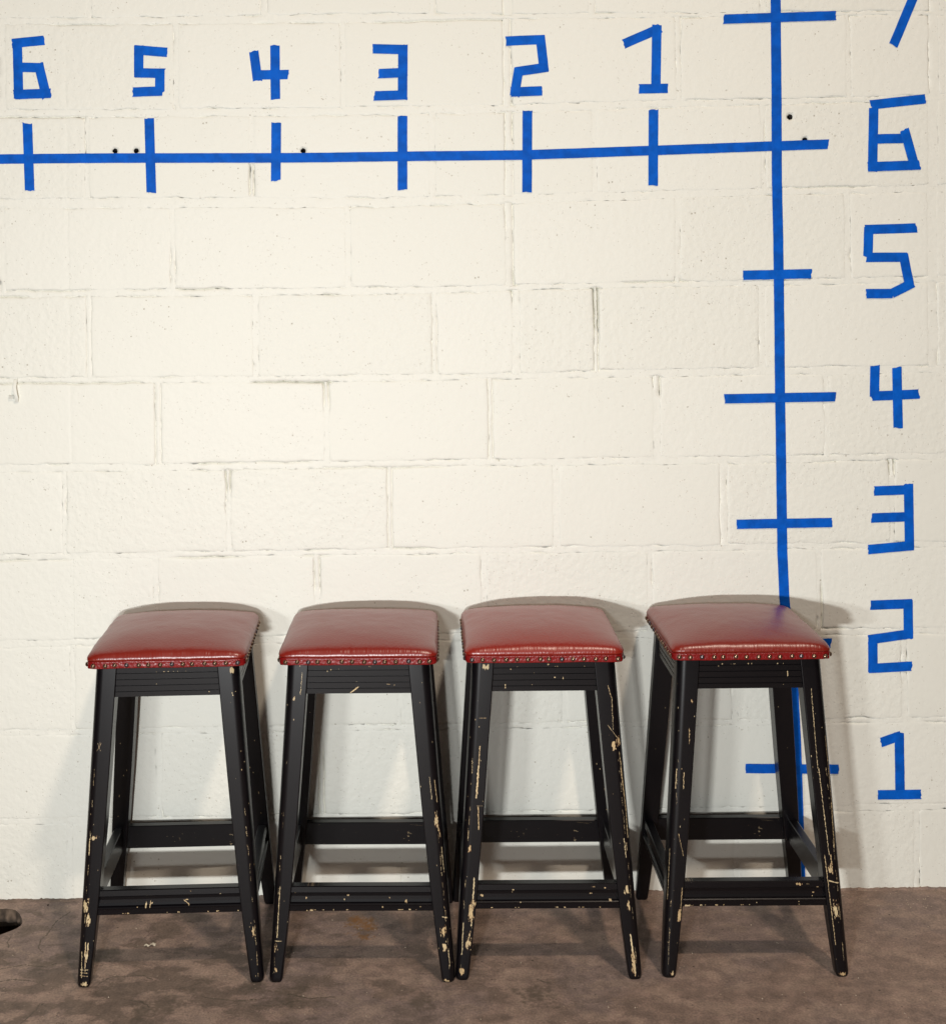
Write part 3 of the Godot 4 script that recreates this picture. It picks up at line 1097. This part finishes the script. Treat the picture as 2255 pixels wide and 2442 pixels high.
func build_stools() -> void:
	shared.nail = nail_mesh()
	for sx in [-1.0, 1.0]:
		for sz in [-1.0, 1.0]:
			shared["leg%d%d" % [int(sx), int(sz)]] = leg_mesh(sx, sz)
	var b := 0.620
	var ap := []
	for band in [[0.0, 0.0118], [0.0134, 0.0248], [0.0264, 0.0382], [0.0398, 0.0516], [0.0532, 0.068]]:
		ap.append(Vector2(b + band[0], -0.0022))
		ap.append(Vector2(b + band[0] + 0.0006, 0.0))
		ap.append(Vector2(b + band[1] - 0.0006, 0.0))
		ap.append(Vector2(b + band[1], -0.0022))
	shared.apron = bar_mesh(ap, 0.1120, 0.018, 0.1150)
	var r := 0.150
	var rp := [Vector2(r, -0.002), Vector2(r + 0.001, 0.0), Vector2(r + 0.0125, 0.001), Vector2(r + 0.0140, 0.0022), Vector2(r + 0.0160, 0.0026), Vector2(r + 0.0178, 0.0012), Vector2(r + 0.0195, -0.0035), Vector2(r + 0.0240, -0.0062), Vector2(r + 0.0310, -0.0070), Vector2(r + 0.0375, -0.0062), Vector2(r + 0.0390, -0.0075), Vector2(r + 0.0405, -0.0010), Vector2(r + 0.0420, 0.0), Vector2(r + 0.0530, -0.0015), Vector2(r + 0.0545, -0.0035)]
	shared.rail = bar_mesh(rp, 0.160, 0.022, 0.164)
	shared.side_rail = bar_mesh(rp, 0.147, 0.022, 0.150)
	var lt := height_noise(31, 0.07, 512, 5)
	var lh := tex(lt)
	shared.leather = []
	for c in [Color(0.475, 0.105, 0.055), Color(0.48, 0.10, 0.055), Color(0.52, 0.115, 0.065), Color(0.475, 0.105, 0.055)]:
		var m := plain(c, 0.36)
		m.heightmap_enabled = true
		m.heightmap_texture = lh
		m.heightmap_scale = 0.05
		m.roughness = 0.34
		m.metallic_specular = 0.62
		m.clearcoat_enabled = true
		m.clearcoat = 0.15
		m.clearcoat_roughness = 0.28
		shared.leather.append(m)
	var tm := plain(Color(0.47, 0.055, 0.055), 0.34)
	tm.heightmap_enabled = true
	tm.heightmap_texture = lh
	tm.heightmap_scale = 0.1
	shared.trim = tm
	shared.brass = plain(Color(0.58, 0.48, 0.40), 0.28, 0.9)
	shared.dark_brass = plain(Color(0.48, 0.45, 0.46), 0.32, 0.9)

	# worn paint of each front leg, as read off the photograph
	var l0 := leg_paint([[0.45, 0.24, 0.62, 0.265, 1.0], [0.6, 0.24, 0.45, 0.265, 1.0], [0.5, 0.237, 0.5, 0.25, 0.9], [0.7, 0.54, 0.68, 0.59, 3.0], [0.55, 0.86, 0.5, 0.94, 3.2], [0.75, 0.89, 0.72, 0.97, 2.6], [0.3, 0.945, 0.85, 0.945, 1.6], [0.3, 0.955, 0.85, 0.953, 1.6], [0.3, 0.965, 0.85, 0.962, 1.4]], [[0.5, 0.535, 12, 8], [0.72, 0.745, 15, 24], [0.5, 0.79, 16, 22], [0.45, 0.90, 12, 40], [0.5, 0.99, 20, 8]], 60, 501)
	var r0 := leg_paint([[0.55, 0.09, 0.58, 0.10, 2.5]], [[0.62, 0.02, 8, 10], [0.55, 0.84, 8, 16]], 85, 502)
	var l1 := leg_paint([[0.62, 0.70, 0.60, 0.86, 2.4], [0.35, 0.87, 0.75, 0.87, 1.6], [0.25, 0.03, 0.27, 0.10, 1.4]], [[0.55, 0.11, 6, 8], [0.62, 0.89, 10, 16], [0.6, 0.96, 8, 8]], 45, 503)
	var r1 := leg_paint([[0.5, 0.36, 0.52, 0.43, 1.4], [0.72, 0.37, 0.76, 0.44, 2.0], [0.62, 0.47, 0.78, 0.55, 2.4], [0.8, 0.58, 0.82, 0.66, 2.4], [0.5, 0.795, 0.8, 0.80, 3.0], [0.72, 0.90, 0.74, 0.95, 2.4]], [[0.66, 0.5, 10, 18], [0.5, 0.84, 13, 22], [0.5, 0.89, 10, 20], [0.5, 0.995, 24, 6]], 80, 504)
	var l2 := leg_paint([[0.4, 0.27, 0.38, 0.42, 2.6], [0.4, 0.33, 0.42, 0.43, 3.2], [0.3, 0.46, 0.2, 0.53, 2.6], [0.25, 0.68, 0.2, 0.83, 3.4], [0.65, 0.82, 0.66, 0.92, 2.6], [0.2, 0.18, 0.5, 0.18, 1.0], [0.1, 0.455, 0.4, 0.455, 0.9]], [[0.3, 0.02, 14, 10], [0.55, 0.59, 7, 14], [0.25, 0.78, 14, 40], [0.3, 0.88, 12, 36], [0.6, 0.97, 16, 14]], 90, 505)
	var r2 := leg_paint([[0.5, 0.08, 0.6, 0.12, 1.6], [0.62, 0.12, 0.55, 0.22, 1.5], [0.35, 0.205, 0.75, 0.25, 1.2], [0.75, 0.29, 0.8, 0.36, 2.0], [0.76, 0.34, 0.86, 0.48, 3.0], [0.85, 0.48, 0.82, 0.56, 2.6], [0.6, 0.56, 0.62, 0.62, 2.2], [0.45, 0.86, 0.6, 0.98, 4.6]], [[0.52, 0.27, 10, 16], [0.76, 0.26, 9, 20], [0.5, 0.72, 13, 14], [0.5, 0.77, 11, 20], [0.5, 0.95, 11, 44]], 95, 506)
	var l3 := leg_paint([[0.3, 0.22, 0.25, 0.27, 1.8], [0.75, 0.35, 0.76, 0.41, 2.2], [0.42, 0.36, 0.4, 0.41, 2.0], [0.5, 0.55, 0.2, 0.62, 1.4], [0.9, 0.6, 0.9, 0.76, 1.8], [0.15, 0.72, 0.12, 0.82, 2.0]], [[0.25, 0.135, 6, 7], [0.2, 0.80, 8, 24], [0.45, 0.985, 20, 8]], 70, 507)
	var r3 := leg_paint([[0.35, 0.1, 0.3, 0.35, 1.6], [0.8, 0.25, 0.85, 0.5, 1.8], [0.35, 0.35, 0.42, 0.62, 2.0], [0.8, 0.46, 0.72, 0.6, 2.2], [0.2, 0.62, 0.25, 0.9, 2.2], [0.3, 0.70, 0.85, 0.71, 2.4], [0.5, 0.62, 0.5, 0.68, 2.6]], [[0.5, 0.79, 14, 34], [0.4, 0.66, 12, 16], [0.5, 0.99, 24, 7]], 100, 508)
	var rails := []
	var aprons := []
	for k in 4:
		rng.seed = 700 + k
		var img := chips_image(1024, 160)
		for i in 14:
			var low := rng.randf() < 0.6
			patch(img, Vector2(rng.randf_range(0.04, 0.96), 0.93 if low else rng.randf_range(0.1, 0.9)), rng.randf_range(3, 14), rng.randf_range(2, 6), chip_color())
		if k == 0:
			patch(img, Vector2(0.34, 0.62), 7, 26, chip_color())
			patch(img, Vector2(0.37, 0.6), 5, 20, chip_color())
			scratch(img, Vector2(0.59, 0.5), Vector2(0.63, 0.66), 3.0, chip_color(), 0.1)
		if k == 1:
			patch(img, Vector2(0.17, 0.97), 40, 10, chip_color())
			patch(img, Vector2(0.13, 0.5), 6, 8, chip_color())
			patch(img, Vector2(0.8, 0.62), 8, 8, chip_color())
		if k == 2:
			patch(img, Vector2(0.27, 0.22), 8, 8, chip_color())
			patch(img, Vector2(0.06, 0.5), 12, 8, chip_color())
		if k == 3:
			patch(img, Vector2(0.8, 0.12), 26, 10, chip_color())
			patch(img, Vector2(0.06, 0.96), 40, 10, chip_color())
		var rm := black_paint(img)
		rm.roughness = 0.27
		rails.append(rm)
		var ai := chips_image(1024, 256)
		for i in 9:
			patch(ai, Vector2(rng.randf_range(0.1, 0.9), 0.2 if rng.randf() < 0.5 else rng.randf_range(0.1, 0.95)), rng.randf_range(3, 12), rng.randf_range(3, 8), chip_color())
		if k == 1:
			scratch(ai, Vector2(0.42, 0.97), Vector2(0.50, 0.78), 6.0, chip_color(), 0.05)
		if k == 2:
			patch(ai, Vector2(0.13, 0.82), 10, 22, chip_color())
			patch(ai, Vector2(0.68, 0.6), 6, 16, chip_color())
		if k == 3:
			scratch(ai, Vector2(0.86, 0.45), Vector2(0.86, 0.62), 5.0, chip_color(), 0.05)
		aprons.append(black_paint(ai))
	var backs := []
	for k in 2:
		backs.append(leg_paint([[0.6, 0.1, 0.3, 0.15, 1.2], [0.7, 0.45, 0.6, 0.52, 1.2]], [], 36, 600 + k))
	make_stool(0, Vector3(-0.5393, 0, 0.2018), 0.0248, "red seat bar stool at the row end farthest from the vertical tape line", l0, r0, rails[0], aprons[0], backs[0])
	make_stool(1, Vector3(-0.1148, 0, 0.2020), -0.0231, "red seat bar stool with a slanting cream nick on its front apron", l1, r1, rails[1], aprons[1], backs[1])
	make_stool(2, Vector3(0.2895, 0, 0.2025), -0.0177, "red seat bar stool with long cream gouges down both front legs", l2, r2, rails[2], aprons[2], backs[0])
	make_stool(3, Vector3(0.7378, 0, 0.2033), -0.0133, "red seat bar stool standing in front of the vertical blue tape line", l3, r3, rails[3], aprons[3], backs[1])

const WORDS := ["zero", "one", "two", "three", "four", "five", "six", "seven"]

func build_tape() -> void:
	var blues := []
	var cr := height_noise(52, 0.012, 512, 5)
	cr.adjust_bcs(1.0, 0.10, 1.0)
	cr.adjust_bcs(1.90, 1.0, 1.0)
	var crepe := tex(cr)
	for c in [Color(0.0, 0.365, 0.79), Color(0.0, 0.355, 0.775), Color(0.0, 0.375, 0.80)]:
		var m := plain(c, 0.6)
		m.metallic_specular = 0.25
		var h := height_noise(51, 0.06, 256, 3)
		m.heightmap_enabled = true
		m.heightmap_texture = tex(h)
		m.heightmap_scale = 0.06
		m.albedo_texture = crepe
		blues.append(m)
	tape_thing("tape_line", "long horizontal blue tape line crossing the wall below the upper numerals", "tape", [
		[[-420, 384], [0, 379.5], [198, 377.5]], [[190, 377.6], [355, 377], [649, 376.6], [750, 376], [958, 373], [1258, 369.7]], [[1245, 369.9], [1550, 359.3], [1845, 348.5], [1974, 344]]], 1, [blues[0], blues[1]], "", 23.0)
	tape_thing("tape_line", "long vertical blue tape line running down the wall to the floor", "tape", [
		[[1846, -420], [1848, 0], [1850, 216], [1851, 433], [1854, 563], [1857, 780], [1858.5, 945], [1861, 1096], [1863, 1248], [1864, 1325]], [[1863.5, 1310], [1868.5, 1421], [1881, 1560], [1890, 1640], [1897, 1780], [1901, 1900], [1907, 2100], [1907.5, 2118]]], 2, [blues[1], blues[0]], "", 24.0, 3)
	# short ticks across the two lines
	var under := "ticks across the horizontal tape line"
	var ticks := [[[66.2, 294], [71.9, 454.5]], [[356.3, 282.5], [361.5, 459]], [[659, 292.5], [658, 431]], [[959.5, 277], [959.5, 453.5]], [[1257, 265], [1256, 459]], [[1557.2, 262], [1556.3, 442.5]]]
	for k in 6:
		tape_thing("tape_tick", "short blue tape tick crossing the horizontal line under numeral %s" % WORDS[6 - k], "tape", [ticks[k]], 10 + k, [blues[k % 3]], under, 23.0, 3)
	var beside := "ticks across the vertical tape line"
	var marks := {7: [[1724, 46.3], [1991, 37.7]], 5: [[1770, 656.7], [1933.4, 652.8]], 4: [[1726.4, 951], [1990.5, 946]], 3: [[1755, 1250], [1982, 1245.7]], 2: [[1750, 1537], [1980, 1533]], 1: [[1776.5, 1832], [1998, 1833.6]]}
	for k in marks:
		tape_thing("tape_tick", "short blue tape tick crossing the vertical line level with numeral %s" % WORDS[k], "tape", [marks[k]], 30 + k, [blues[k % 3]], beside, 22.4, 7)
	# numerals above the horizontal line
	var row := "tape numerals above the horizontal line"
	var up := {
		6: crop([[[68, 240], [246, 222]], [[97, 218], [105, 546]], [[92, 370], [240, 374]], [[214, 352], [260, 540]], [[80, 522], [284, 514]]], 0, 0, 2.31),
		5: crop([[[740, 274], [922, 289]], [[766, 252], [766, 428]], [[742, 402], [908, 404]], [[882, 385], [882, 508]], [[732, 508], [896, 502]]], 0, 0, 2.31),
		4: crop([[[1398, 282], [1420, 446]], [[1400, 413], [1590, 411]], [[1515, 250], [1518, 548]]], 0, 0, 2.31),
		3: crop([[[320, 269], [512, 274]], [[487, 248], [484, 548]], [[352, 406], [510, 400]], [[328, 529], [508, 523]]], 750, 0, 2.31),
		2: crop([[[1053, 227], [1262, 218]], [[1241, 194], [1264, 398]], [[1106, 396], [1286, 370]], [[1125, 372], [1100, 530]], [[1080, 508], [1252, 501]]], 750, 0, 2.31),
		1: crop([[[72, 243], [274, 155]], [[255, 136], [249, 478]], [[156, 490], [316, 487]]], 1455, 0, 2.31)}
	for k in up:
		tape_thing("tape_numeral", "blue tape numeral %s in the row above the horizontal line" % WORDS[k], "numeral", up[k], 60 + k, blues, row)
	# numerals down beside the vertical line
	var col := "tape numerals beside the vertical line"
	var down := {
		7: crop([[[1500, -85], [1740, -95]], [[1702, -100], [1556, 250]]], 1455, 0, 2.31),
		6: crop([[[1432, 578], [1732, 545]], [[1448, 592], [1441, 942]], [[1445, 766], [1640, 762]], [[1616, 714], [1678, 932]], [[1416, 920], [1702, 909]]], 1455, 0, 2.31),
		5: crop([[[1398, 1265], [1684, 1256]], [[1421, 1244], [1416, 1416]], [[1406, 1418], [1634, 1417]], [[1610, 1398], [1644, 1572]], [[1664, 1558], [1545, 1618]], [[1405, 1618], [1548, 1617]]], 1455, 0, 2.31),
		4: crop([[[1455, 282], [1452, 456]], [[1435, 450], [1698, 438]], [[1575, 290], [1582, 626]]], 1455, 750, 2.31),
		3: crop([[[1450, 972], [1658, 965]], [[1639, 932], [1645, 1296]], [[1436, 1121], [1645, 1113]], [[1416, 1295], [1668, 1272]]], 1455, 750, 2.31),
		2: crop([[[1417, 103], [1652, 94]], [[1630, 70], [1633, 296]], [[1402, 300], [1654, 264]], [[1430, 284], [1430, 484]], [[1406, 462], [1652, 449]]], 1480, 1400, 2.385),
		1: crop([[[1476, 884], [1596, 842]], [[1580, 828], [1585, 1168]], [[1460, 1181], [1704, 1178]]], 1480, 1400, 2.385)}
	for k in down:
		tape_thing("tape_numeral", "blue tape numeral %s in the column beside the vertical line" % WORDS[k], "numeral", down[k], 80 + k, blues, col)

func build_small_things(paint: Material) -> void:
	# painted-over metal clip on the wall
	var a := on_wall(36, 905)
	var t := thing("wall_clip", "small cream painted metal clip under a mortar joint", "clip", Vector3(a.x, a.y, 0.0))
	var s := Shape.new()
	# bent strap: top tucked in the joint, bowing out, then its foot turned sideways
	var line := [[0.002, 0.0, 0.000], [0.0025, -0.008, 0.006], [0.002, -0.018, 0.010], [0.004, -0.032, 0.011], [0.006, -0.044, 0.009], [0.005, -0.051, 0.004], [0.003, -0.056, 0.000]]
	var prev := []
	for p in line:
		var row := []
		for q in [[-0.0045, 0.0], [-0.0035, 0.0014], [0.0035, 0.0014], [0.0045, 0.0], [0.0035, -0.0014], [-0.0035, -0.0014], [-0.0045, 0.0]]:
			row.append(s.point(Vector3(p[0] + q[0], p[1], p[2] + 0.001 + q[1])))
		if prev.size():
			for k in 6:
				s.quad(prev[k], prev[k + 1], row[k + 1], row[k])
		prev = row
	part("strap", s.mesh(), paint, t)
	var foot := BoxMesh.new()
	foot.size = Vector3(0.017, 0.009, 0.006)
	part("foot_plate", foot, paint, t, Vector3(-0.006, -0.043, 0.002))
	# scrap on the floor
	var b := on_floor(358, 2256)
	var c := thing("paper_scrap", "tiny crumpled white scrap lying on the floor under a stool", "scrap", Vector3(b.x, 0, b.z))
	var g := Shape.new()
	var grid := []
	for j in 6:
		var row := []
		for i in 10:
			var x := (i - 4.5) * 0.0028
			var z := (j - 2.5) * 0.0026 * (1.0 if i > 5 else 0.55)
			row.append(g.point(Vector3(x, 0.003 + 0.003 * n_fine.get_noise_2d(i * 22.0, j * 22.0) + 0.0016 * sin(i * 1.3), z - x * 0.3)))
		grid.append(row)
	for j in 5:
		for i in 9:
			g.quad(grid[j][i], grid[j][i + 1], grid[j + 1][i + 1], grid[j + 1][i])
	part("scrap", g.mesh(), plain(Color(0.80, 0.76, 0.68), 0.8), c)
	# grit swept against the wall and strewn about
	var grit := Shape.new()
	rng.seed = 91
	for k in 260:
		var at := Vector3(rng.randf_range(-1.2, 1.5), 0, rng.randf_range(0.02, 0.65))
		if k < 70:
			at.z = 0.008 + 0.03 * pow(rng.randf(), 2.0)
		elif k < 100:
			at = on_floor(rng.randf_range(2010, 2220), rng.randf_range(2128, 2165))
		if at.x < -0.86 and at.z < 0.2:
			continue
		var r := rng.randf_range(0.0006, 0.0019)
		var top := grit.point(at + Vector3(0, r * 1.1, 0))
		var ring := []
		var turn := rng.randf() * TAU
		for i in 5:
			ring.append(grit.point(at + Vector3(cos(turn + i * 1.257), -0.4, sin(turn + i * 1.257)) * r * rng.randf_range(0.8, 1.3)))
		for i in 5:
			grit.tri(top, ring[i], ring[(i + 1) % 5])
	var gr := MeshInstance3D.new()
	gr.name = "grit"
	gr.mesh = grit.mesh()
	gr.material_override = plain(Color(0.66, 0.60, 0.53), 0.9)
	gr.set_meta("kind", "stuff")
	gr.set_meta("label", "pale grit and crumbs scattered over the concrete floor")
	gr.set_meta("category", "grit")
	add_child(gr)
